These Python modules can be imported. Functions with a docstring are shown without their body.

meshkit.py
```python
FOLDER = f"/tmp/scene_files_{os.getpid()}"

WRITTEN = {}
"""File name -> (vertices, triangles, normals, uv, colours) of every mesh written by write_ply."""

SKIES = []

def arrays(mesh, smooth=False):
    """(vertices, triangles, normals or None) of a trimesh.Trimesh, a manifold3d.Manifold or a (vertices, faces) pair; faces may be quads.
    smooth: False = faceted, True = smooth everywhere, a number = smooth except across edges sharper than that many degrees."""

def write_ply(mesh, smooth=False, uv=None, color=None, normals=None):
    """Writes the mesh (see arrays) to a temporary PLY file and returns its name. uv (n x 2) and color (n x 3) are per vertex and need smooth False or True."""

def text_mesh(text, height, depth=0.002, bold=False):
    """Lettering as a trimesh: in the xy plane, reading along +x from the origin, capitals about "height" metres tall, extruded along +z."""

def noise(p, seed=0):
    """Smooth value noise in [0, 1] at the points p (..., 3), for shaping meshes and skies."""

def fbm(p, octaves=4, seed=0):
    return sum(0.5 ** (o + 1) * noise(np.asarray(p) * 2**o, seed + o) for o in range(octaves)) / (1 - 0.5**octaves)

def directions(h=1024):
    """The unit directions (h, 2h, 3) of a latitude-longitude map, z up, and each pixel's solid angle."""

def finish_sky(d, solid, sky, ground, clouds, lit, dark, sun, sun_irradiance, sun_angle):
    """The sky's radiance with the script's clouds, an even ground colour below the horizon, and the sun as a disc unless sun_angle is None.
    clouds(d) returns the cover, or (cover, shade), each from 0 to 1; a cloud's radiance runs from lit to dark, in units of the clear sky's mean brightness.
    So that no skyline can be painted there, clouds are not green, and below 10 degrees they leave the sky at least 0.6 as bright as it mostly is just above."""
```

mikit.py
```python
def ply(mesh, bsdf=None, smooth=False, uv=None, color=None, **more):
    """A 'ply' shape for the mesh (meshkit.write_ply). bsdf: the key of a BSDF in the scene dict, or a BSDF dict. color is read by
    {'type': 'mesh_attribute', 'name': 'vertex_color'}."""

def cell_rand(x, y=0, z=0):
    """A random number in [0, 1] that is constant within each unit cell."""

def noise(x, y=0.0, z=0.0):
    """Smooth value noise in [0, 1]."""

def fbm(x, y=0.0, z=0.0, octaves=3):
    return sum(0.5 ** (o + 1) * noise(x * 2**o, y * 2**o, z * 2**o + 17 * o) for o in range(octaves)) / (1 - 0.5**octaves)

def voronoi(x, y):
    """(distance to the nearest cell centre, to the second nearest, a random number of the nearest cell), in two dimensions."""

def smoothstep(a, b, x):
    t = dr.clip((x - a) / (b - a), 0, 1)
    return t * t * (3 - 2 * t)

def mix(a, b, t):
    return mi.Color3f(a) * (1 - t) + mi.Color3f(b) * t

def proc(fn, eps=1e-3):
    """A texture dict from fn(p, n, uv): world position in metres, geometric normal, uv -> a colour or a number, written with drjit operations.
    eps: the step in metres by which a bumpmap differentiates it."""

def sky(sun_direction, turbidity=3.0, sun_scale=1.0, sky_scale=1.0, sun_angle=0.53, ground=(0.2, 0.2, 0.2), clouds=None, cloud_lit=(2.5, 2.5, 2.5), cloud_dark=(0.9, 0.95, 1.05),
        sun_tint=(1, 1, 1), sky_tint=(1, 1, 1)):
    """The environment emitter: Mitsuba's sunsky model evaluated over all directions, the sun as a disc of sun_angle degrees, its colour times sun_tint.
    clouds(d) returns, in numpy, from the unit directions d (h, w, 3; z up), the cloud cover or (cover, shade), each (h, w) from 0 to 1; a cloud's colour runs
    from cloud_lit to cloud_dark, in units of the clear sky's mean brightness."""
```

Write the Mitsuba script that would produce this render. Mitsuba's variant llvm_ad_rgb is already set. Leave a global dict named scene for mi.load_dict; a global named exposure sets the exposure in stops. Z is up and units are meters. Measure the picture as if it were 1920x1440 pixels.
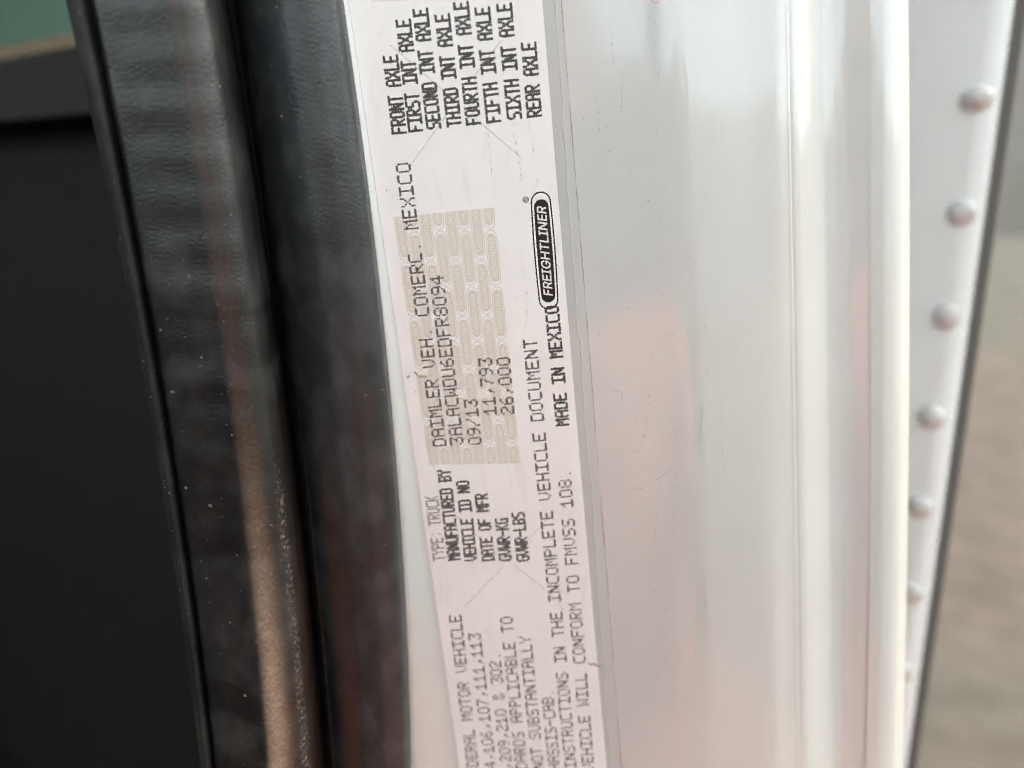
import math, numpy as np, trimesh, mitsuba as mi, drjit as dr, mikit, meshkit
from shapely.geometry import Polygon, box, Point, LineString
from shapely.ops import unary_union
from shapely import affinity
from mikit import proc, noise, fbm, smoothstep, mix, cell_rand

rng = np.random.default_rng(7)
scene, labels = {'type': 'scene'}, {}
T = mi.ScalarTransform4f

# ------------------------------------------------------------------ camera, sky, exposure
EYE = np.array([0.0, 0.0, 1.55])
PITCH = math.radians(15.0)
FPX, CX, CY = 1387.0, 960.0, 720.0            # focal length and centre in pixels of the 1920 x 1440 photograph
FWD = np.array([0, math.cos(PITCH), -math.sin(PITCH)])
DOWN = np.array([0, -math.sin(PITCH), -math.cos(PITCH)])
scene['camera'] = {'type': 'thinlens', 'fov': math.degrees(2 * math.atan(CX / FPX)), 'fov_axis': 'x',
                   'aperture_radius': 0.0018, 'focus_distance': 0.165, 'near_clip': 0.01, 'far_clip': 400.0,
                   'to_world': T().look_at(EYE.tolist(), (EYE + FWD).tolist(), [0, 0, 1])}
scene['sky'] = mikit.sky([0.84, 0.26, 0.68], turbidity=3, sun_scale=0.27, sun_angle=28, clouds=lambda d: 1.0, cloud_lit=(2.27, 2.56, 2.66), sun_tint=(0.94, 1.0, 1.07),
                         ground=(0.2, 0.17, 0.15))
exposure = 3.4

# ------------------------------------------------------------------ helpers
def at(px, py, Y):
    """The point at plan depth Y (metres in front of the lens) that the photograph shows at pixel px, py."""
    r = np.array([1.0, 0, 0]) * (px - CX) / FPX + DOWN * (py - CY) / FPX + FWD
    return EYE + r * (Y / r[1])

YS = np.array([0, 360, 720, 1080, 1440.0])
ZR = (-0.40, 0.30)

def line(xs, Y, ys=YS):
    """An upright, slightly bowed edge at plan depth Y: returns X as a function of height z; straight beyond the photographed length."""
    p = np.array([at(x, y, Y) for x, y in zip(xs, ys)])
    k = np.polyfit(p[:, 2] - EYE[2], p[:, 0], 2 if len(xs) > 2 else 1)
    lo, hi = p[:, 2].min() - EYE[2], p[:, 2].max() - EYE[2]
    d = np.polyder(k)
    def f(z):
        t = np.asarray(z, float) - EYE[2]
        c = np.clip(t, lo, hi)
        return np.polyval(k, c) + (t - c) * np.polyval(d, c)
    return f

def obj(key, mesh, bsdf, smooth=False, parent=None, label=None, cat=None, group=None, kind=None, **more):
    k = (parent + '__' if parent else '') + key
    if k in scene:
        i = 1
        while f'{k}_{i:03d}' in scene: i += 1
        k = f'{k}_{i:03d}'
    scene[k] = mikit.ply(mesh, bsdf, smooth, **more)
    tag(k, label, cat, group, kind)
    return k

def tag(k, label=None, cat=None, group=None, kind=None):
    d = {a: b for a, b in (('label', label), ('category', cat), ('group', group), ('kind', kind)) if b}
    if d: labels[k] = d

def grid(P):
    """A sheet from a (rows, cols, 3) array of points."""
    n, m = P.shape[:2]
    i, j = np.meshgrid(np.arange(n - 1), np.arange(m - 1), indexing='ij')
    a = (i * m + j).ravel()
    f = np.vstack([np.stack([a, a + 1, a + m + 1], 1), np.stack([a, a + m + 1, a + m], 1)])
    return trimesh.Trimesh(P.reshape(-1, 3), f, process=False)

def catmull(V, per):
    """Rounded polyline through the rows of V (n, k)."""
    from scipy.interpolate import PchipInterpolator
    V = np.asarray(V, float)
    n = len(V)
    t = np.arange(n)
    s = np.linspace(0, n - 1, (n - 1) * per + 1)
    return PchipInterpolator(t, V, axis=0)(s)

def loft(lines, per=6, nz=90, zr=ZR, bump=None, want_uv=False):
    """Surface whose section at every height runs through the given (X(z), Y) lines."""
    zs = np.linspace(EYE[2] + zr[0], EYE[2] + zr[1], nz)
    rows = []
    for z in zs:
        pr = catmull([[float(f(z)), Y] for f, Y in lines], per)
        rows.append(np.column_stack([pr, np.full(len(pr), z)]))
    P = np.array(rows)
    if bump is not None: P = bump(P)
    m = grid(P)
    return (m, np.stack(np.meshgrid(np.linspace(0, 1, P.shape[1]), zs), -1).reshape(-1, 2)) if want_uv else m

def shift(xs, d): return [x + d for x in xs]

def tube(pts, r, sides=6):
    p = np.asarray(pts, float)
    t = np.gradient(p, axis=0); t /= np.linalg.norm(t, axis=1, keepdims=True)
    a = np.cross(t, [0, 1, 0.01]); a /= np.linalg.norm(a, axis=1, keepdims=True)
    b = np.cross(t, a); g = np.arange(sides + 1) * 2 * np.pi / sides
    r = np.broadcast_to(r, (len(p),))
    return grid(p[:, None] + r[:, None, None] * (np.cos(g)[None, :, None] * a[:, None] + np.sin(g)[None, :, None] * b[:, None]))

cat = trimesh.util.concatenate

# ------------------------------------------------------------------ materials
def P_(base, rough, **k): return {'type': 'twosided', 'bsdf': {'type': 'principled', 'base_color': base, 'roughness': rough, **k}}
def rgb(*c): return {'type': 'rgb', 'value': list(c)}
def bumped(inner, fn, scale, eps): return {'type': 'twosided', 'bsdf': {'type': 'bumpmap', 'arbitrary': proc(fn, eps), 'scale': scale, 'bsdf': inner}}

def paint_col(p, n, uv):
    x, y, z = p.x * 1000, p.y * 1000, p.z * 1000
    wob = noise(x * 0.12, z * 0.03) * 7
    streak = smoothstep(0.66, 0.95, noise((x + wob) * 0.9, z * 0.02, 3.0)) * smoothstep(0.35, 0.75, noise(x * 0.2, z * 0.06, 9.0))
    fine = smoothstep(0.74, 0.9, noise((x + noise(z * 0.1) * 2) * 3.2, z * 0.25, 5.0)) * smoothstep(0.5, 0.8, noise(x * 0.3, z * 0.12, 21.0))
    film = fbm(x * 0.08, z * 0.05, 2.0)
    c = mix((0.595, 0.625, 0.615), (0.565, 0.58, 0.565), film)
    c = mix(c, (0.52, 0.47, 0.41), streak * 0.05 + fine * 0.12)
    return c
scene['paint'] = P_(proc(paint_col), 0.10, specular=0.95, clearcoat=0.8, clearcoat_gloss=0.98)

def label_col(p, n, uv):
    x, z = p.x * 1000, p.z * 1000
    f = fbm(x * 0.15, z * 0.1, 4.0)
    st = smoothstep(0.68, 0.92, noise((x + noise(z * 0.2) * 2.0) * 1.1, z * 0.06, 8.0)) * smoothstep(0.45, 0.8, noise(x * 0.3, z * 0.1, 1.0))
    c = mix((0.93, 0.93, 0.922), (0.90, 0.89, 0.875), f)
    return mix(c, (0.60, 0.52, 0.44), st * 0.13)
scene['vinyl'] = P_(proc(label_col), 0.25, specular=0.6)
scene['film'] = P_(rgb(0.53, 0.55, 0.535), 0.12, specular=0.8)
scene['film_bead'] = P_(rgb(0.575, 0.59, 0.575), 0.2, specular=0.5)
scene['ink_bold'] = P_(rgb(0.045, 0.042, 0.042), 0.6)
scene['ink'] = P_(rgb(0.085, 0.08, 0.079), 0.6)
scene['ink_faint'] = P_(rgb(0.26, 0.24, 0.23), 0.6)
scene['black_print'] = P_(rgb(0.012, 0.012, 0.013), 0.4)
scene['white_print'] = P_(rgb(0.84, 0.82, 0.81), 0.35)
scene['tan_print'] = P_(rgb(0.70, 0.655, 0.58), 0.4)
scene['tan_light'] = P_(rgb(0.83, 0.80, 0.75), 0.4)
scene['dirt'] = P_(rgb(0.13, 0.10, 0.08), 0.9)
scene['speck'] = P_(rgb(0.37, 0.345, 0.325), 0.9)
scene['dirt_tan'] = P_(rgb(0.42, 0.33, 0.23), 0.9)
scene['scratch'] = P_(rgb(0.36, 0.33, 0.31), 0.8)

def rubber_col(p, n, uv):
    x, y, z = p.x * 1000, p.y * 1000, p.z * 1000
    d = smoothstep(0.35, 0.8, fbm(x * 0.16 + 3, y * 0.16, z * 0.09, octaves=4))
    s = smoothstep(0.60, 0.95, noise(x * 5.0, y * 5.0, z * 5.0))
    band = noise(x * 0.06, y * 0.05, z * 0.22)
    c = mix((0.008, 0.0097, 0.0110), (0.036, 0.037, 0.036), d * 0.65 + band * 0.25)
    return mix(c, (0.10, 0.085, 0.07), s * (0.10 + 0.3 * d))
def rubber_rel(p, n, uv):
    x, y, z = p.x * 1000, p.y * 1000, p.z * 1000
    g = fbm(x * 2.2, y * 2.2, z * 2.2, octaves=3)
    w = noise(x * 0.5 + 7, y * 0.5, z * 1.7 + x * 0.5)
    return g * 0.5 + w * 0.7
def lobe_col(p, n, uv):
    x, y, z = p.x * 1000, p.y * 1000, p.z * 1000
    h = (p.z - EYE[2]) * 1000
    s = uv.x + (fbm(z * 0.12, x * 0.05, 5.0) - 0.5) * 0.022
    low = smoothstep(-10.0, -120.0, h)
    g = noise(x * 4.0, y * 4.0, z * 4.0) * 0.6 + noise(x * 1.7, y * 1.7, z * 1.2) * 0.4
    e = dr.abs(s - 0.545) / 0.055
    ridge = dr.exp(-e * e) * (0.06 + 0.94 * low * low) * (0.35 + 0.9 * g) + smoothstep(0.66, 0.9, g) * dr.exp(-e * e * 0.15) * low * 0.35  # tan dust on the ridge, with its highlight painted into the colour
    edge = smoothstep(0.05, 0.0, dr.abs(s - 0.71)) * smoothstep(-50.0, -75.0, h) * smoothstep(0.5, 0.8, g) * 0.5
    bands = smoothstep(0.30, 0.62, noise(h * 0.115 + noise(x * 0.15, z * 0.2) * 0.8, 2.0))
    c = rubber_col(p, n, uv) * (0.62 + 0.60 * bands)
    red = smoothstep(0.68, 0.80, s) * low  # red-brown reflection painted into the rubber towards the gap
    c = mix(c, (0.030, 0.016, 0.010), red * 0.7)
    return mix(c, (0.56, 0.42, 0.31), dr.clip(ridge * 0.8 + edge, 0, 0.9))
def bulb_col(p, n, uv):
    x, y, z = p.x * 1000, p.y * 1000, p.z * 1000
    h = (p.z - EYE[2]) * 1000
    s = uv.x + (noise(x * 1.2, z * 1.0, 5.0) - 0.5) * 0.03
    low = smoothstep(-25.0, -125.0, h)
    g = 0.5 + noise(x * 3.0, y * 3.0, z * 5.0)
    red = smoothstep(0.10, 0.02, dr.abs(s - 0.41)) * low * g  # reflection of the pink shirt painted in as a red-brown band
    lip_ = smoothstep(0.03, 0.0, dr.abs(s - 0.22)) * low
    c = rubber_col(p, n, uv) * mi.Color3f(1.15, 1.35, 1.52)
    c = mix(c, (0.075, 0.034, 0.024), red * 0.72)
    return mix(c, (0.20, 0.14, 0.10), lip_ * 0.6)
def lobe_rel(p, n, uv):
    x, y, z = p.x * 1000, p.y * 1000, p.z * 1000
    return fbm(x * 2.0, y * 2.0, z * 2.0, octaves=4) * 0.75
def bulb_rel(p, n, uv):
    x, y, z = p.x * 1000, p.y * 1000, p.z * 1000
    return fbm(x * 2.0, y * 2.0, z * 2.0, octaves=4) * 0.7 + noise(x * 0.6 + 7, y * 0.6, z * 1.7 + x * 0.5) * 0.35 * smoothstep(-60.0, 10.0, z - EYE[2] * 1000)
RUB = {'type': 'principled', 'roughness': 0.38, 'specular': 0.68}
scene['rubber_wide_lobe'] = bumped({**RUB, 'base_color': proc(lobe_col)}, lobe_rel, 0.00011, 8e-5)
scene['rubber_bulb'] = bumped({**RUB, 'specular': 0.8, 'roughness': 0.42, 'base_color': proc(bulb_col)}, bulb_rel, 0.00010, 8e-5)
scene['rubber_lip'] = P_(proc(rubber_col), 0.6, specular=0.4)
scene['grain'] = P_(rgb(0.16, 0.13, 0.10), 0.8)

def box_col(p, n, uv):
    x, z = p.x * 1000, p.z * 1000
    return mix((0.79, 0.83, 0.835), (0.74, 0.77, 0.77), fbm(x * 0.03, z * 0.02, 6.0))
scene['box_paint'] = P_(proc(box_col), 0.3, specular=0.5)
def rivet_col(p, n, uv):
    return mix((0.60, 0.595, 0.58), (0.40, 0.385, 0.36), smoothstep(0.5, 0.8, fbm(p.x * 260, p.y * 260, p.z * 260)))
scene['rivet_metal'] = P_(proc(rivet_col), 0.3, specular=0.6)
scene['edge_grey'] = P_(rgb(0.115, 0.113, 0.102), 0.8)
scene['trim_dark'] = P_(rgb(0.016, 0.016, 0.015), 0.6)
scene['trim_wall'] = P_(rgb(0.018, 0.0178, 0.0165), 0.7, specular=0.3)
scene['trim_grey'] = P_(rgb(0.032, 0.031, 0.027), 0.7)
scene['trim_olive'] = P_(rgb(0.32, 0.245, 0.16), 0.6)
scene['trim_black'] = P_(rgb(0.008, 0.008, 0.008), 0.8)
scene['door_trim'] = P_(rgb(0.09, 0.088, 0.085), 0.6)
scene['green_glass'] = {'type': 'thindielectric', 'int_ior': 1.5, 'specular_transmittance': rgb(0.79, 0.90, 0.84)}
scene['clear_glass'] = {'type': 'thindielectric', 'int_ior': 1.5}

def ground_col(p, n, uv):
    a = fbm(p.x * 0.5, p.y * 0.5, 0.0, octaves=4)
    b = fbm(p.x * 9, p.y * 9, 3.0, octaves=3)
    c = mix((0.110, 0.102, 0.084), (0.132, 0.104, 0.088), smoothstep(0.40, 0.7, a))
    bounce_patch = smoothstep(2.6, 1.2, dr.sqrt(p.x * p.x + dr.square(p.y + 0.8)) + (a - 0.5) * 1.5)  # red patch added out of view to bounce warm light
    c = mix(c, (0.41, 0.165, 0.10), bounce_patch)
    return c * (0.75 + 0.5 * b)
scene['dirt_ground'] = P_(proc(ground_col), 0.95, specular=0.1)

def bank_col(p, n, uv):
    return mix((0.17, 0.155, 0.132), (0.215, 0.19, 0.165), fbm(p.x * 0.4, p.y * 0.4, p.z * 0.6, octaves=4))
scene['bank_earth'] = P_(proc(bank_col), 0.95, specular=0.1)

# ------------------------------------------------------------------ the setting
g = np.linspace(-1, 1, 61); g = np.sign(g) * np.abs(g) ** 3 * 150
GX, GY = np.meshgrid(g, g, indexing='ij')
GZ = (meshkit.fbm(np.stack([GX * 0.4, GY * 0.4, GX * 0], -1), 3, 5) - 0.5) * 0.06
obj('ground', grid(np.stack([GX, GY, GZ], -1)), 'dirt_ground', True, kind='structure', label='bare tan gravel yard beside the truck with an unseen reddish patch added for bounce light')
u = np.linspace(0, 2 * np.pi, 361); v = np.linspace(0, 1, 14)
U, V = np.meshgrid(u, v, indexing='ij')
ring = meshkit.fbm(np.stack([3 + 4 * np.cos(U), 3 + 4 * np.sin(U), U * 0], -1), 4, 2)
crest = 3.2 + 9.0 * np.exp(-((U - 0.93) / 0.16) ** 2) + 7.0 * ring + 1.2 * meshkit.noise(np.stack([30 * np.cos(U), 30 * np.sin(U), U * 0], -1), 6)
RR = 30 + 12 * V  # only a sliver is in view; the rest is added for reflections
BX = RR * np.cos(U); BY = RR * np.sin(U); BZ = -0.2 + crest * V ** 0.8
obj('earth_bank', grid(np.stack([BX, BY, BZ], -1)), 'bank_earth', True, kind='structure', label='blurred grey brown earth bank far beyond the truck, its unseen ring added for reflections')

# ------------------------------------------------------------------ truck frame: OUT = towards the outside, REAR = along the truck
YAW = math.radians(33)
REAR = np.array([math.sin(YAW), math.cos(YAW), 0]); OUT = np.array([math.cos(YAW), -math.sin(YAW), 0])
BASE = np.array([0.10, 0.19, 0.0])
def tp(o, r, z): return BASE + OUT * o + REAR * r + np.array([0, 0, z])
def tbox(o, r, z):
    """A box between two values of out, rear and height."""
    m = trimesh.creation.box(bounds=[[o[0], r[0], z[0]], [o[1], r[1], z[1]]])
    m.vertices = np.array([tp(*q) for q in m.vertices])
    m.invert()
    return m
def on_wall(px, py, r):
    """(out, height) where the line of sight through a pixel meets the cross wall at distance r to the rear."""
    q = np.array([1.0, 0, 0]) * (px - CX) / FPX + DOWN * (py - CY) / FPX + FWD
    t = np.dot(BASE + REAR * r - EYE, REAR) / np.dot(q, REAR)
    w = EYE + q * t
    return float(np.dot(w - BASE, OUT)), float(w[2])

CAB = 'truck_cab'
tag(CAB, 'white truck cab with an open doorway, glossy white door pillar and dark interior', 'truck cab')

# ---- pillar
YL = 0.170
SEAL_R = [642, 690, 730, 756, 770]
LAB_L = [654, 706, 759, 810, 862]
LAB_R = [1019, 1041, 1077, 1107, 1137]
FILM_R = [1052, 1082, 1109, 1138, 1165]
BEND = [1268, 1296, 1312, 1325, 1334]
STEP = [1477, 1486, 1490, 1494, 1500]
BAND = [1560, 1566, 1574, 1575, 1575]
ROLL = [1663, 1668, 1664, 1660, 1653]
EDGE = [1703, 1705, 1704, 1700, 1691]
def L(xs, d, Y): return (line(shift(xs, d), Y), Y)
face = [L(SEAL_R, -90, .168), L(SEAL_R, -30, .1662), L(SEAL_R, 2, .1660), L(LAB_L, -2, YL - .0001), L(LAB_L, 40, YL), L(LAB_R, 0, YL), L(FILM_R, 30, YL), L(BEND, -70, YL), L(BEND, -25, YL + .0001),
        L(BEND, 0, YL + .0004), L(BEND, 25, YL + .0011), L(BEND, 70, YL + .0026), L(BEND, 120, YL + .0046), L(STEP, -22, YL + .0066), L(STEP, -7, YL + .0077), L(STEP, -1.5, YL + .0080), L(STEP, 0, YL + .0084)]
obj('door_pillar', loft(face, 7, 110), 'paint', True, CAB, label='flat white painted pillar face that carries the sticker')
fl = [L(STEP, -4, YL + .0086), L(STEP, 0, YL + .00835), L(STEP, 5, YL + .0085), L(STEP, 14, YL + .0092), L(STEP, 30, YL + .0114), L(STEP, 50, YL + .0150), L(STEP, 66, YL + .0178), L(BAND, 6, YL + .0190), L(BAND, 22, YL + .0191), L(BAND, 55, YL + .0184),
      L(ROLL, -30, YL + .0180), L(ROLL, -12, YL + .01805), L(ROLL, 8, YL + .0192), L(ROLL, 24, YL + .0216), L(EDGE, -9, YL + .0246), L(EDGE, -3, YL + .028), L(EDGE, 0, YL + .034), L(EDGE, -45, YL + .060), L(EDGE, -160, YL + .075)]
obj('pillar_flange', loft(fl, 7, 110), 'paint', True, CAB, label='rounded outer flange of the white pillar')

# ---- interior: cross wall behind the seat with its window
R0 = 0.10
zw = EYE[2]
_, z_sill = on_wall(65, 76, R0 - .01)
_, z_b1 = on_wall(65, 100, R0 - .03)
_, z_b2 = on_wall(65, 220, R0 - .03)
_, z_b3 = on_wall(60, 285, R0)
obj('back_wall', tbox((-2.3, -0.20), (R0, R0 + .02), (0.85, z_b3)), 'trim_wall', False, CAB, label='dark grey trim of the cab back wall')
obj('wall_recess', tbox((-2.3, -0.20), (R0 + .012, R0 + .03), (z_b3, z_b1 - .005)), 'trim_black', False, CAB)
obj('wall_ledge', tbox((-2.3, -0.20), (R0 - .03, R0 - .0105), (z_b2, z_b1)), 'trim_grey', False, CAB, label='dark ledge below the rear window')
obj('window_trim', tbox((-2.3, -0.20), (R0 - .01, R0 + .02), (z_b1 - .004, z_sill)), 'trim_olive', False, CAB, label='olive brown strip under the rear window')
obj('rear_window', tbox((-2.0, -0.20), (R0 + .005, R0 + .009), (z_sill - .004, z_sill + .45)), 'green_glass', False, CAB, label='green tinted rear window glass')
for px, py in ((105, 990), (157, 1142), (207, 1198), (107, 1308), (283, 1345), (155, 722)):
    o, z = on_wall(px, py, R0)
    m = trimesh.creation.icosphere(2, 0.0045); m.vertices *= [1, .35, 1]
    m.vertices = np.array([tp(o + a, R0 + b, z + c) for a, b, c in m.vertices])
    obj('trim_button', m, 'trim_black', True, CAB)
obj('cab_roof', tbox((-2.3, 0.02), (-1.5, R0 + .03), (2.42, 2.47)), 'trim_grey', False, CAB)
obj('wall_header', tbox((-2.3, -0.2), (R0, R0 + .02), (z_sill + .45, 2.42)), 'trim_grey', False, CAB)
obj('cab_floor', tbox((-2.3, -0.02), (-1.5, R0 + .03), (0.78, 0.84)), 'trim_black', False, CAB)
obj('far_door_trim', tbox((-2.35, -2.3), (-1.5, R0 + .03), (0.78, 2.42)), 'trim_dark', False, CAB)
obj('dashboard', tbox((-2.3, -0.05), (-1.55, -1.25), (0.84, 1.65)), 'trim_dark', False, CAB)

# ---- open door, behind the lens: shades and is mirrored by the pillar
DH = BASE - REAR * 1.02 + OUT * 0.0
da = math.radians(92)
DD = REAR * math.cos(da) + OUT * math.sin(da); DN = np.cross(DD, [0, 0, 1.0])
def dbox(a, t, z):
    m = trimesh.creation.box(bounds=[[a[0], t[0], z[0]], [a[1], t[1], z[1]]])
    m.vertices = np.array([DH + DD * q[0] + DN * q[1] + np.array([0, 0, q[2]]) for q in m.vertices])
    return m
DOOR = CAB + '__cab_door'
obj('cab_door', dbox((0, 1.0), (-.04, .04), (1.12, 1.70)), 'door_trim', False, CAB)
obj('window_frame', cat([dbox((0, .09), (-.03, .03), (1.70, 2.36)), dbox((.91, 1.0), (-.03, .03), (1.70, 2.36)), dbox((.09, .91), (-.03, .03), (2.27, 2.36))]), 'door_trim', False, DOOR)
obj('window_glass', dbox((.09, .91), (-.003, .003), (1.70, 2.27)), 'clear_glass', False, DOOR)

# ------------------------------------------------------------------ door seal
SEAL = 'door_seal'
tag(SEAL, 'dusty black rubber door seal with two rounded lobes left of the sticker', 'door seal')
A = [125, 199, 272, 330, 376]; B = [168, 236, 302, 357, 401]
C = [335, 395, 452, 493, 527]; D0 = [417, 467, 522, 570, 598]; D1 = [452, 500, 550, 590, 621]
def wavy(amp, seed, fx=60, fz=140):
    def f(P):
        n = meshkit.fbm(P * np.array([fx, fx, fz]), 3, seed) - 0.5
        P = P.copy(); P[..., 1] += amp * n
        return P
    return f
def frac(a, b, t): return [x + (y - x) * t for x, y in zip(a, b)]
lip = [(line(shift(A, 14), .175), .175), (line(shift(A, 2), .156), .156), L(A, 0, .1515), L(A, 5, .1488), L(frac(A, B, .42), 0, .1478), L(frac(A, B, .75), 0, .1486), L(B, -3, .1505), L(B, 2, .154), L(B, 8, .160)]
obj('outer_lip', loft(lip, 6, 220, bump=wavy(.0004, 3)), 'rubber_lip', True, SEAL, label='thin outer lip of the seal beyond a groove')
lobe = [L(B, -6, .160), L(B, 0, .1535), L(B, 4, .1500), L(B, 12, .1484), L(frac(B, C, .25), 0, .1477), L(frac(B, C, .5), 0, .1471), L(frac(B, C, .75), 0, .1462), L(C, -20, .1458), L(C, 6, .1462), L(C, 30, .1476),
        L(frac(C, D0, .68), 0, .1500), L(frac(C, D0, .86), 0, .1528), L(D0, -5, .1565), L(D0, 6, .165), L(D0, 12, .177)]
def ribs(P):
    P = wavy(.0006, 11)(P); h = (P[..., 2] - EYE[2]) * 1000
    ph = h * .72 + 2.2 * meshkit.fbm(P * np.array([60, 60, 45]), 3, 23)
    P[..., 1] += .00016 * np.sin(ph) * np.clip(np.minimum(np.linspace(0, 1, P.shape[1]) - .2, .78 - np.linspace(0, 1, P.shape[1])) * 9, 0, 1)
    return P
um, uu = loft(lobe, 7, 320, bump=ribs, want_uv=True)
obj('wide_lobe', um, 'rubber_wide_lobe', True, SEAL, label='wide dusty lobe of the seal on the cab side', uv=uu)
E = D1
bulb = [L(E, -14, .179), L(E, -6, .171), L(E, 0, .1665), L(E, 8, .1640), L(frac(E, SEAL_R, .14), 0, .1612), L(frac(E, SEAL_R, .28), 0, .1591), L(frac(E, SEAL_R, .46), 0, .1577), L(frac(E, SEAL_R, .64), 0, .1576),
        L(frac(E, SEAL_R, .80), 0, .1585), L(frac(E, SEAL_R, .92), 0, .1600), L(SEAL_R, -5, .1618), L(SEAL_R, 0, .1645), L(SEAL_R, 0, .1697)]
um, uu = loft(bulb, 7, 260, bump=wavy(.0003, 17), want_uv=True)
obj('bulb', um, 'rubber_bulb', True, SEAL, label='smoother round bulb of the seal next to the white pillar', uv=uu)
obj('core', loft([L(D0, -40, .178), L(D1, 40, .179)], 2, 20), 'trim_black', False, SEAL)

def lerp_line(lines_, s):
    """A point function on a lofted section: s runs 0..1 along its control lines, z is height."""
    n = len(lines_) - 1
    def f(z):
        pr = catmull([[float(q(z)), Y] for q, Y in lines_], 8)
        i = min(int(s * (len(pr) - 1)), len(pr) - 1)
        return np.array([pr[i, 0], pr[i, 1], z])
    return f
def grit(n, lines_, s0, s1, seed, r0, r1, zlo=-.19, zhi=.05):
    r = np.random.default_rng(seed); out = []
    for _ in range(n):
        p = lerp_line(lines_, r.uniform(s0, s1))(EYE[2] + zlo + (zhi - zlo) * r.uniform() ** 1.25)
        m = trimesh.creation.icosphere(1, 1.0)
        m.vertices *= (1 + r.normal(0, .16, (len(m.vertices), 1)))
        m.vertices = m.vertices * (r0 * (r1 / r0) ** (r.uniform() ** 2.2)) * np.array([1, .7, r.uniform(.8, 1.5)]) + p
        out.append(m)
    return cat(out)
obj('grit', cat([grit(170, lobe, .22, .75, 1, .00010, .00042), grit(40, bulb, .3, .8, 2, .00010, .0003), grit(60, lip, .35, .65, 4, .00008, .00025)]), 'grain', True, SEAL, kind='stuff', label='tiny tan sand grains stuck to the black rubber')

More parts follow.
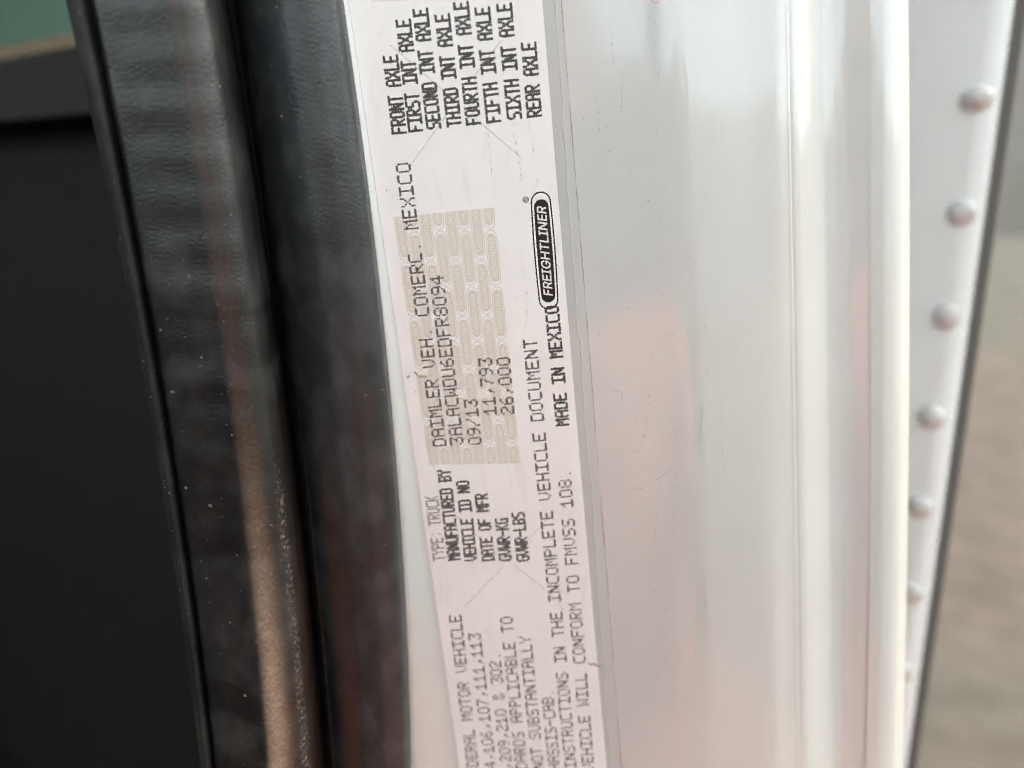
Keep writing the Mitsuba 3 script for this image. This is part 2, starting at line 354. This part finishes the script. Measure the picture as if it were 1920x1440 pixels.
# ------------------------------------------------------------------ certification label
LAB = 'certification_label'
tag(LAB, 'white printed certification sticker with sideways dot matrix text on the pillar', 'sticker')
def flat(poly, off, depth=2e-5, Y=YL):
    """Print or sheet: a shape in the pillar plane (X, Z), its face "off + depth" proud of the paint."""
    ms = [trimesh.creation.extrude_polygon(q, depth, engine='earcut') for q in getattr(poly, 'geoms', [poly]) if not q.is_empty and q.geom_type == 'Polygon' and q.area > 1e-10]
    m = cat(ms)
    v = m.vertices.copy()
    m.vertices = np.column_stack([v[:, 0], Y - off - v[:, 2], v[:, 1]])
    return m
def strip(fa, fb, n=60, za=ZR[0], zb=ZR[1]):
    z = np.linspace(EYE[2] + za, EYE[2] + zb, n)
    return Polygon(np.vstack([np.column_stack([fa(z), z]), np.column_stack([fb(z), z])[::-1]]))
fL, fR, fF = line(LAB_L, YL), line(LAB_R, YL), line(FILM_R, YL)
obj('clear_film', flat(strip(lambda z: fL(z) + .012, fF, 60, -.26, .12), 2e-5, 6e-5), 'film', False, LAB, label='grey border of clear film right of the print')
obj('backing', flat(strip(fL, fR, 60, -.25, .11), 9e-5, 1.4e-4), 'vinyl', False, LAB, label='white vinyl sheet under the print')
TOP = 2.4e-4
# bead of adhesive inside the film edge
zz = np.linspace(EYE[2] - .24, EYE[2] + .10, 420)
fI = line([1041, 1064, 1092, 1121, 1144], YL)
nb = meshkit.fbm(np.column_stack([zz * 160, zz * 0, zz * 0]), 4, 9) - .5
jag = meshkit.fbm(np.column_stack([zz * 900, zz * 0, zz * 0 + 4]), 2, 3) - .5
bx = fI(zz) + nb * .0009 + jag * .0004
obj('film_bead', tube(np.column_stack([bx, np.full_like(zz, YL - 7e-5), zz]), .00016 * (0.7 + 1.2 * np.abs(jag) * 2)), 'film_bead', True, LAB)
obj('film_inner', flat(Polygon(np.vstack([np.column_stack([bx, zz]), np.column_stack([fF(zz) - .0002, zz])[::-1]])), 8.2e-5, 2.5e-5), 'film_bead', False, LAB)
# dirt along the film edge; dust and painted edge shadow left of the sticker
def dirt_line(f, w, seed, za=-.2, zb=.06, duty=.25):
    z = np.arange(EYE[2] + za, EYE[2] + zb, .0006); n = meshkit.fbm(np.column_stack([z * 220, z * 0, z * 0]), 3, seed)
    n2 = meshkit.noise(np.column_stack([z * 1500, z * 0, z * 0]), seed + 5)
    ps = [Polygon([(f(a) - w * k, a), (f(a) + w * k, a), (f(a + .0006) + w * k, a + .00061), (f(a + .0006) - w * k, a + .00061)]) for a, k in zip(z, np.clip((n - duty) * 2.2, 0, 1.3) * (.5 + n2)) if k > .08]
    return unary_union(ps)
obj('dirt_line', flat(dirt_line(lambda z: fF(z) + 2e-5, .00011, 4), 8e-5, 4e-5), 'dirt_tan', False, LAB)
obj('dirt_line', flat(dirt_line(lambda z: fL(z) - 3e-5, .00008, 14, duty=.3), 1e-5, 5e-5), 'dirt', False, LAB)

FONT = dict(zip('ABCDEFGHIJKLMNOPQRSTUVWXYZ0123456789.,:/&- ', [x.split() for x in '''01110 10001 10001 11111 10001 10001 10001|11110 10001 10001 11110 10001 10001 11110|01111 10000 10000 10000 10000 10000 01111|11110 10001 10001 10001 10001 10001 11110|11111 10000 10000 11110 10000 10000 11111|11111 10000 10000 11110 10000 10000 10000|01111 10000 10000 10011 10001 10001 01111|10001 10001 10001 11111 10001 10001 10001|11111 00100 00100 00100 00100 00100 11111|00111 00010 00010 00010 00010 10010 01100|10001 10010 10100 11000 10100 10010 10001|10000 10000 10000 10000 10000 10000 11111|10001 11011 10101 10101 10001 10001 10001|10001 11001 11101 10101 10111 10011 10001|01110 10001 10001 10001 10001 10001 01110|11110 10001 10001 11110 10000 10000 10000|01110 10001 10001 10001 10101 10010 01101|11110 10001 10001 11110 10100 10010 10001|01111 10000 10000 01110 00001 00001 11110|11111 00100 00100 00100 00100 00100 00100|10001 10001 10001 10001 10001 10001 01110|10001 10001 10001 10001 10001 01010 00100|10001 10001 10001 10101 10101 11011 10001|10001 10001 01010 00100 01010 10001 10001|10001 10001 01010 00100 00100 00100 00100|11111 00001 00010 00100 01000 10000 11111|01110 10001 10001 10001 10001 10001 01110|00100 01100 10100 00100 00100 00100 11111|01110 10001 00001 00110 01000 10000 11111|11111 00001 00010 00110 00001 10001 01110|00010 00110 01010 10010 11111 00010 00010|11111 10000 11110 00001 00001 10001 01110|00110 01000 10000 11110 10001 10001 01110|11111 00001 00010 00100 00100 01000 01000|01110 10001 10001 01110 10001 10001 01110|01110 10001 10001 01111 00001 00010 01100|00000 00000 00000 00000 00000 00000 00100|00000 00000 00000 00000 00110 00100 01000|00000 00100 00000 00000 00000 00100 00000|00001 00001 00010 00100 01000 10000 10000|01100 10010 01100 01000 10101 10010 01101|00000 00000 00000 11111 00000 00000 00000|00000 00000 00000 00000 00000 00000 00000'''.split('|')]))
def xz(px, py):
    q = at(px, py, YL); return np.array([q[0], q[2]])
HEX = np.array([[math.cos(k * math.pi / 3), math.sin(k * math.pi / 3)] for k in range(6)])
def text_line(s, p0, p1, h=.0031, bold=False, bsdf='ink', seed=0):
    """Dot matrix print reading upwards from the pixel p0 to the pixel p1 (both on the middle of the letters)."""
    r = np.random.default_rng(seed + 31)
    a, b = xz(*p0), xz(*p1)
    d = b - a; ln = np.linalg.norm(d); d /= ln; up = np.array([-d[1], d[0]])
    pitch = ln / (len(s) - 1 / 6.0)
    cs = pitch / 6.0; rs = h / 6.6
    pts = []
    for i, ch in enumerate(s):
        rows = FONT[ch]
        for y in range(7):
            for x in range(5):
                if rows[y][x] != '1': continue
                pts.append((i * pitch + x * cs, y, 1))
                if x < 4 and rows[y][x + 1] == '1': pts.append((i * pitch + (x + .5) * cs, y, 1))
                if bold: pts.append((i * pitch + (x + .55) * cs, y, 1))
    V, F = [], []
    rad = np.array([min(rs * .55, .00033) * (1.18 if bold else 1.18), 1])
    for k, (u_, y, w) in enumerate(pts):
        c = a + d * (u_ + r.normal(0, 1e-5)) + up * ((3 - y) * rs + r.normal(0, 1.5e-5))
        rr = rad[0] * r.uniform(.82, 1.12)
        q = c + HEX @ np.array([d * rr * .8, up * rr])
        V.append(np.column_stack([q[:, 0], np.full(6, YL - TOP - 1e-5), q[:, 1]]))
        F.append(np.array([[0, 1, 2], [0, 2, 3], [0, 3, 4], [0, 4, 5]]) + 6 * k)
    return obj('text_line', (np.vstack(V), np.vstack(F)), bsdf, False, LAB)
bold = dict(bold=True, bsdf='ink_bold')
TXT = [('FRONT AXLE', (749, 250), (732, 104), bold), ('FIRST INT AXLE', (780, 246), (756, 37), bold), ('SECOND INT AXLE', (814, 241), (788, 17), bold), ('THIRD INT AXLE', (852, 237), (829, 27), bold),
       ('FOURTH INT AXLE', (888, 233), (864, 4), bold), ('FIFTH INT AXLE', (926, 229), (904, 14), bold), ('SIXTH INT AXLE', (965, 223), (945, 7), bold), ('REAR AXLE', (1002, 219), (991, 80), bold),
       ('DAIMLER VEH. COMERC. MEXICO', (825, 835), (755, 304), {}), ('3ALACWDU6EDFR8094', (857, 832), (818, 515), {}), ('09/13', (891, 832), (882, 747), {}), ('11,793', (919, 776), (909, 669), {}), ('26,000', (952, 775), (943, 668), {}),
       ('INSTRUCTIONS IN THE INCOMPLETE VEHICLE DOCUMENT', (1070, 1437), (993, 634), {}), ('VEHICLE WILL CONFORM TO FMVSS 108.', (1103, 1443), (1057, 878), {}), ('MADE IN MEXICO', (1055, 797), (1034, 573), bold),
       ('TYPE: TRUCK', (824, 1049), (809, 929), dict(bsdf='ink_faint')), ('MANUFACTURED BY', (852, 1049), (832, 880), bold), ('VEHICLE ID NO', (883, 1050), (867, 901), bold), ('DATE OF MFR', (916, 1050), (902, 925), bold),
       ('GVWR-KG', (948, 1050), (940, 971), bold), ('GVWR-LBS', (981, 1051), (971, 960), bold),
       ('FEDERAL MOTOR VEHICLE', (890, 1464), (853, 1151), {}), ('104,106,107,111,113', (923, 1466), (889, 1185), {}), (',209,210 & 302.', (950, 1440), (926, 1222), {}), ('STANDARDS APPLICABLE TO', (984, 1496), (949, 1154), {}),
       ('NOT SUBSTANTIALLY', (1009, 1440), (984, 1191), {}), ('CHASSIS-CAB.', (1041, 1454), (1025, 1291), {})]
for k, (s, p0, p1, kw) in enumerate(TXT): text_line(s, p0, p1, seed=k, **kw)
# faint grey corner of another printed block at the very top
obj('print_block', flat(Polygon([xz(697, 5), xz(783, 0), xz(775, -60), xz(690, -55)]), TOP, 1e-5), 'tan_light', False, LAB)

# lettering shape, slanted, unit height, centred
def letter_shape(s, slant=.22):
    m = meshkit.text_mesh(s, 1.0, .05, bold=True)
    f = m.faces[np.abs(m.face_normals[:, 2]) > .9]
    v = m.vertices
    sh = unary_union([Polygon(v[t][:, :2]).buffer(1e-4) for t in f if abs(v[t][:, 2].mean() - .05) < .01])
    sh = affinity.affine_transform(sh, [1, slant, 0, 1, 0, 0])
    x0, y0, x1, y1 = sh.bounds
    return affinity.translate(sh, -(x0 + x1) / 2, -(y0 + y1) / 2).simplify(.012)
WORD = letter_shape('FREIGHTLINER')
def put(shape, p0, p1):
    """Local (along, up) metres with its origin midway -> the pillar plane, along the line from pixel p0 to p1."""
    a, b = xz(*p0), xz(*p1); c = (a + b) / 2; d = (b - a) / np.linalg.norm(b - a); up = np.array([-d[1], d[0]])
    return affinity.affine_transform(shape, [d[0], up[0], d[1], up[1], c[0], c[1]])
def pill(l, w, bulge=.08):
    """A slightly barrel-sided capsule of length l and width w."""
    t = np.linspace(-1, 1, 41); hw = w / 2 * (1 - bulge * t ** 2)
    xs = t * (l / 2 - w * .46)
    body = Polygon(np.vstack([np.column_stack([xs, hw]), np.column_stack([xs, -hw])[::-1]]))
    e = w / 2 * (1 - bulge)
    ends = [affinity.scale(Point(sx * xs[-1], 0).buffer(e, 24), .92 / (1 - bulge), 1) for sx in (-1, 1)]
    return unary_union([body.buffer(1e-7)] + ends)
def word(l, h):
    x0, y0, x1, y1 = WORD.bounds
    return affinity.scale(WORD, l / (x1 - x0), h / (y1 - y0), origin=(0, 0))
p0, p1 = (1030, 580), (1012.5, 359)
el = np.linalg.norm(xz(*p1) - xz(*p0)); ew = .00495
outer = pill(el, ew)
EMB = LAB + '__emblem'
obj('emblem', flat(put(pill(el * .874, ew * .715), p0, p1), TOP, 2e-5), 'black_print', False, LAB, label='black oval emblem with white slanted lettering')
obj('ring', flat(put(outer.difference(outer.buffer(-.00033)), p0, p1), TOP + 1e-6, 2e-5), 'black_print', False, EMB)
obj('lettering', flat(put(word(el * .765, ew * .44), p0, p1), TOP + 2.2e-5, 2e-5), 'white_print', False, EMB)
q = xz(986, 374.5)
rg = Point(*q).buffer(.00068).difference(Point(*q).buffer(.00048))
rw = letter_shape('R', 0); rw = affinity.scale(rw, .00072, .00072, origin=(0, 0))
rw = affinity.affine_transform(rw, [0, -1, 1, 0, q[0], q[1]])
obj('trademark', flat(unary_union([rg, rw]), TOP, 2e-5), 'black_print', False, EMB)

# tan security pattern: eight columns of small emblems, cut off square at both ends
c00, c10, c01, c11 = (xz(804, 871), xz(976, 868), xz(737, 407), xz(927, 389))
def uv2(u_, v_): return c00 * (1 - u_) * (1 - v_) + c10 * u_ * (1 - v_) + c01 * (1 - u_) * v_ + c11 * u_ * v_
clip = Polygon([c00, c10, c11, c01])
d = (c01 - c00); H = np.linalg.norm(d)
cw = np.linalg.norm(c10 - c00) / 8; pl = cw * 4.55
tan, lit = [], []
for c in range(8):
    a, b = uv2((c + .5) / 8, 0), uv2((c + .5) / 8, 1)
    dd = (b - a) / np.linalg.norm(b - a); up = np.array([-dd[1], dd[0]])
    s = -pl * (.62 if c % 2 == 0 else .12) + (.0004 if c % 2 else 0)
    while s < H + pl:
        ctr = a + dd * s
        loc = lambda g_: affinity.affine_transform(g_, [dd[0], up[0], dd[1], up[1], ctr[0], ctr[1]]).intersection(clip)
        o_ = pill(pl * .985, cw * .97)
        tan += [loc(o_.difference(o_.buffer(-.00022))), loc(pill(pl * .86, cw * .72))]
        lit.append(loc(word(pl * .74, cw * .40)))
        s += pl
obj('pattern', flat(unary_union(tan), TOP, 4e-6), 'tan_print', False, LAB, label='tan block of repeated small oval emblems', kind='stuff')
obj('pattern_lettering', flat(unary_union(lit), TOP + 4e-6, 3e-6), 'tan_light', False, LAB, kind='stuff')

# security slits and scratches
def seg(pts, w, n=14, seed=0, wob=.00003, Y=None):
    r = np.random.default_rng(seed)
    q = np.array([xz(*p) for p in pts]); t = np.linspace(0, 1, n) * (len(q) - 1)
    p = np.column_stack([np.interp(t, range(len(q)), q[:, k]) for k in (0, 1)]) + r.normal(0, wob, (n, 2))
    return LineString(p).buffer(w / 2, cap_style='flat')
for k, pts in enumerate([[(732, 85), (832, 170)], [(891, 222), (978, 296)], [(941, 75), (890, 142)], [(838, 215), (768, 312)], [(855, 967), (940, 1045)], [(945, 1060), (871, 1136)], [(965, 1060), (1030, 1110), (1056, 1142)], [(990, 1010), (1040, 958)]]):
    obj('slit', flat(seg(pts, .00011, seed=k, wob=8e-6), TOP + 5e-6, 5e-6), 'scratch', False, LAB)
obj('stain', flat(seg([(1100, 1242), (1112, 1246), (1128, 1248)], .0006, n=8, seed=3, wob=.00012), TOP, 1e-5), 'dirt_tan', False, LAB, label='small tan smear at the sticker edge')
def fibre(pts, r=.00012):
    w = np.array([at(x, y, YL - .0005) for x, y in pts]); t = np.linspace(0, len(w) - 1, 30)
    from scipy.interpolate import CubicSpline
    return tube(CubicSpline(range(len(w)), w)(t), r * np.linspace(1.3, .5, 30))
obj('fibre', cat([fibre([(777, 697), (784, 704), (792, 707), (803, 705)], .0002), fibre([(764, 709), (766, 706), (768, 704)], .00022)]), 'dirt_tan', True, LAB, label='curled brown plant shred stuck to the sticker')

m = trimesh.creation.icosphere(3, .0011); m.vertices = m.vertices * [1, .35, .8] + (at(1231, 0, YL) + [0, -.0001, .0002])
obj('plug', m, 'white_print', True, CAB, label='small cream filler plug high on the pillar face')

# ------------------------------------------------------------------ dirt on the paint
def specks(n, f0, f1, off, seed, smin=.00006, smax=.00028, za=-.17, zb=.045):
    r = np.random.default_rng(seed); out = []
    for _ in range(n):
        z = EYE[2] + r.uniform(za, zb); t = r.uniform(); x = float(f0(z)) * (1 - t) + float(f1(z)) * t
        s = smin * (smax / smin) ** (r.uniform() ** 3)
        ang = np.sort(r.uniform(0, 2 * np.pi, 7)); rad = s * r.uniform(.5, 1.1, 7)
        out.append(Polygon(np.column_stack([x + rad * np.cos(ang), z + rad * np.sin(ang) * r.uniform(.8, 1.8)])).buffer(1e-6))
    return flat(unary_union(out), off, 2e-5)
fB = line(shift(BEND, -20), YL)
obj('dirt_specks', cat([specks(300, lambda z: fF(z) + .0005, fB, 1e-6, 5, .00005, .0002), specks(35, line(shift(SEAL_R, 3), YL), fL, 1e-6, 8, smax=.0003)]), 'speck', False, CAB, kind='stuff')
obj('dirt_specks', specks(260, fL, fR, TOP, 6, smax=.00022), 'scratch', False, LAB, kind='stuff')
def chain(pts, n, seed, off=1e-6):
    r_ = np.random.default_rng(seed); q = np.array([xz(*p) for p in pts]); out = []
    for t in np.sort(r_.uniform(0, len(q) - 1, n)):
        c = np.array([np.interp(t, range(len(q)), q[:, k]) for k in (0, 1)]) + r_.normal(0, .00012, 2)
        sz = r_.uniform(.000025, .00008)
        out.append(affinity.scale(Point(*c).buffer(sz, 3), 1, r_.uniform(1, 3.2)))
    return flat(unary_union(out), off, 1.5e-5)
CH = [[(1235, 130), (1232, 250), (1240, 480), (1222, 680)], [(1290, 480), (1318, 500), (1322, 610), (1328, 720)], [(1215, 730), (1212, 790), (1204, 835)], [(1288, 690), (1276, 780), (1268, 870), (1266, 915)], [(1238, 900), (1232, 960), (1226, 1010)], [(1262, 940), (1258, 1070)], [(1145, 40), (1151, 130)], [(1318, 760), (1312, 830)],
      [(1352, 760), (1354, 840), (1360, 890)], [(1250, 1140), (1248, 1200), (1245, 1250)], [(1118, 180), (1124, 250), (1136, 420)], [(1168, 140), (1165, 230)], [(1320, 1090), (1326, 1180)]]
for k, pts in enumerate(CH): obj('dirt_streak', chain(pts, 34, 60 + k), 'speck', False, CAB, kind='stuff')
for k, pts in enumerate([[(992, 225), (998, 262), (1005, 340), (1014, 420)], [(960, 225), (972, 300), (978, 345)], [(985, 545), (988, 600), (978, 650)], [(908, 180), (915, 240), (921, 330)]]): obj('dirt_streak', chain(pts, 30, 90 + k, TOP), 'speck', False, LAB, kind='stuff')
hair = [[(1178, 842), (1190, 848), (1196, 845), (1206, 838)], [(1226, 904), (1238, 895), (1252, 884), (1262, 881)], [(1188, 914), (1200, 917), (1208, 915)], [(1252, 627), (1262, 630)], [(1235, 549), (1246, 553)], [(1223, 1105), (1232, 1112)], [(1213, 375), (1219, 379)], [(1150, 730), (1166, 737), (1167, 750)], [(1226, 1267), (1233, 1270)]]
for k, pts in enumerate(hair):
    obj('scratch', flat(seg(pts, .00010, seed=40 + k, wob=.00006), 1e-6, 1.5e-5), 'scratch', False, CAB)

# ------------------------------------------------------------------ cargo box
BOX = 'cargo_box'
tag(BOX, 'white riveted cargo box standing behind the cab at the right', 'cargo box')
RB = 0.192
RIV = [(1860, -48), (1832, 185), (1804, 398), (1775, 593), (1748, 780), (1725, 950), (1706, 1110), (1688, 1257), (1671, 1395)]
rp = np.array([on_wall(x, y, RB) for x, y in RIV])
ke = np.polyfit([on_wall(x, y, RB)[1] for x, y in ((1904, 0), (1856, 360), (1801, 720), (1750, 1080), (1701, 1440))], [on_wall(x, y, RB)[0] for x, y in ((1904, 0), (1856, 360), (1801, 720), (1750, 1080), (1701, 1440))], 1)
def edge_o(z): return np.polyval(ke, z)
def box_loft(prof, z0, z1, n=30):
    P = np.array([[tp(edge_o(z) + o, RB + r, z) for o, r in prof] for z in np.linspace(z0, z1, n)])
    return grid(P)
arc = [(-.010 + .010 * math.sin(t), .010 - .010 * math.cos(t)) for t in np.linspace(0, math.pi / 2 * .8, 10)]
obj('front_panel', box_loft([(-2.4, 0), (-1.2, 0), (-.3, 0), (-.1, 0)] + arc, 0.6, 3.4), 'box_paint', 40, BOX, label='pale grey white front panel with a row of rivets')
e0 = arc[-1]  # dark grey strip follows the panel edge from here
obj('corner_strip', box_loft([(e0[0] - .004, e0[1] + .003), (e0[0] + .001, e0[1] + .0005), (e0[0] + .0048, e0[1] + .0015), (e0[0] + .0056, e0[1] + .004), (e0[0] + .0050, e0[1] + .03), (e0[0] + .002, e0[1] + .04)], 0.6, 3.4), 'edge_grey', 40, BOX, label='dark grey strip along the box corner')
obj('side_panel', box_loft([(-.025, .030), (-.060, 1.5), (-.120, 3.5)], 0.6, 3.4), 'box_paint', False, BOX)
rr_ = np.random.default_rng(12)
for o, z in rp:
    t = np.linspace(0, math.pi / 2, 9)
    prof = np.column_stack([np.append(.0062 * np.cos(t), 0)[:9], .0040 * np.sin(t)])
    prof = np.vstack([[.0067, 0], prof[1:]]) if False else prof
    m = trimesh.creation.revolve(prof, sections=28)
    m.vertices = m.vertices * (1 + rr_.normal(0, .05, 3)) * [1, 1, 1 + rr_.normal(0, .12)]
    m.apply_transform(trimesh.transformations.rotation_matrix(rr_.normal(0, .06), [1, 0.3, 0])); m.vertices[:, 2] -= m.vertices[:, 2].min() + .0002
    m.vertices = np.array([tp(o + rr_.normal(0, .00001) + a, RB - c, z + b) for a, b, c in m.vertices])
    obj('rivet', m, 'rivet_metal', True, BOX)

# ------------------------------------------------------------------ the photographer, mirrored in the glossy pillar
import manifold3d as m3
scene['shirt_pink'] = P_(rgb(0.78, 0.29, 0.225), 0.8)
scene['skin'] = P_(rgb(0.50, 0.31, 0.23), 0.5)
scene['denim'] = P_(rgb(0.07, 0.09, 0.14), 0.9)
scene['hair'] = P_(rgb(0.03, 0.022, 0.018), 0.7)
scene['phone_case'] = P_(rgb(0.32, 0.30, 0.29), 0.5)
def bone(a, b, ra, rb):
    return m3.Manifold.hull(m3.Manifold.sphere(ra, 20).translate(list(map(float, a))) + m3.Manifold.sphere(rb, 20).translate(list(map(float, b))))
def body(bones, edge=.012, it=8):
    M = bones[0]
    for b in bones[1:]: M = M + b
    M = M.refine_to_length(edge); t = M.to_mesh()
    m = trimesh.Trimesh(t.vert_properties[:, :3], t.tri_verts)
    trimesh.smoothing.filter_taubin(m, iterations=it)
    return m
PX, PY = -0.015, -0.36
def pp(x, y, z): return (PX + x, PY + y, z)
MAN = 'person'
tag(MAN, 'person in a pink shirt holding up a phone in front of the door pillar', 'person')
torso = [bone(pp(-.10, 0, 1.36), pp(.10, 0, 1.36), .085, .085), bone(pp(-.17, 0, 1.39), pp(.17, 0, 1.39), .055, .055), bone(pp(-.09, 0, 1.30), pp(-.11, 0, .98), .10, .115), bone(pp(.09, 0, 1.30), pp(.11, 0, .98), .10, .115), bone(pp(0, .01, 1.42), pp(0, .015, 1.47), .065, .055)]
elb = {-1: pp(-.27, .12, 1.16), 1: pp(.27, .12, 1.16)}
hand = {-1: np.array([-.008, -.030, 1.468]), 1: np.array([.165, -.030, 1.570])}
for sd in (-1, 1): torso.append(bone(pp(.19 * sd, 0, 1.38), np.array(pp(.25 * sd, .08, 1.24)), .058, .054))
obj('shirt', body(torso), 'shirt_pink', True, MAN)
obj('trousers', body([bone(pp(-.08, 0, .97), pp(.08, 0, .97), .105, .105)] + [bone(pp(.09 * sd, 0, .93), pp(.10 * sd, .01, .52), .085, .06) for sd in (-1, 1)] + [bone(pp(.10 * sd, .01, .52), pp(.11 * sd, -.02, .10), .06, .045) for sd in (-1, 1)]), 'denim', True, MAN)
obj('shoe', body([bone(pp(.11, -.04, .05), pp(.12, .12, .04), .045, .035)]), 'hair', True, MAN)
obj('shoe', body([bone(pp(-.11, -.04, .05), pp(-.12, .12, .04), .045, .035)]), 'hair', True, MAN)
skin = [bone(pp(0, .01, 1.46), pp(0, .03, 1.56), .050, .050), bone(pp(0, .03, 1.60), pp(0, .015, 1.67), .072, .082), bone(pp(0, .06, 1.565), pp(0, .06, 1.60), .045, .05), bone(pp(0, .105, 1.63), pp(0, .122, 1.60), .012, .015)]
for sd in (-1, 1):
    skin.append(bone(pp(.078 * sd, .02, 1.60), pp(.08 * sd, .015, 1.64), .012, .014))
    skin.append(bone(pp(.245 * sd, .075, 1.25), elb[sd], .044, .042))
    skin.append(bone(elb[sd], hand[sd] + [0.012 * sd, -.03, -.05], .042, .028))
    skin.append(bone(hand[sd] + [0.012 * sd, -.03, -.05], hand[sd] + [.006 * sd, -.012, .0], .028, .022))
    for k, (dz, ln_) in enumerate(((.040, .052), (.022, .060), (.003, .056), (-.015, .045))):
        a = hand[sd] + np.array([.012 * sd, -.004, dz]); b_ = a + np.array([.002 * sd, .022, .003]); c_ = b_ + np.array([-ln_ * .55 * sd, .004, .002])
        skin += [bone(a, b_, .0088, .0082), bone(b_, c_, .0080, .0068)]
    a = hand[sd] + np.array([.004 * sd, -.016, .018]); skin.append(bone(a, a + np.array([-.034 * sd, -.006, .022]), .0098, .0085))
obj('skin', body(skin, .006, 6), 'skin', True, MAN)
hm = [bone(pp(0, .0, 1.67), pp(0, -.02, 1.64), .088, .085), bone(pp(0, -.03, 1.60), pp(0, -.02, 1.66), .07, .08)]
obj('hair', body(hm), 'hair', True, MAN)
PH = 'phone'
tag(PH, 'grey phone held tilted in both hands in front of the pillar', 'phone')
def rbox(b0, b1, r):
    c = [m3.Manifold.sphere(r, 16).translate([x, y, z]) for x in (b0[0] + r, b1[0] - r) for y in (b0[1] + r, b1[1] - r) for z in (b0[2] + r, b1[2] - r)]
    M = c[0]
    for q in c[1:]: M = M + q
    t = M.hull().to_mesh(); return trimesh.Trimesh(t.vert_properties[:, :3], t.tri_verts)
TILT = trimesh.transformations.rotation_matrix(math.radians(-24), [0, 1, 0], EYE)
cm = rbox((-.016, -.0165, 1.475), (.146, -.0075, 1.563), .004); cm.apply_transform(TILT)
obj('case', cm, 'phone_case', 30, PH)
for x, z in ((0, 1.55), (.021, 1.540), (0, 1.529)):
    m = trimesh.creation.cylinder(.0065, .0028, sections=28); m.apply_transform(trimesh.transformations.rotation_matrix(math.pi / 2, [1, 0, 0])); m.apply_translation([x, -.0066, z]); m.apply_transform(TILT)
    obj('lens', m, 'black_print', 30, PH)
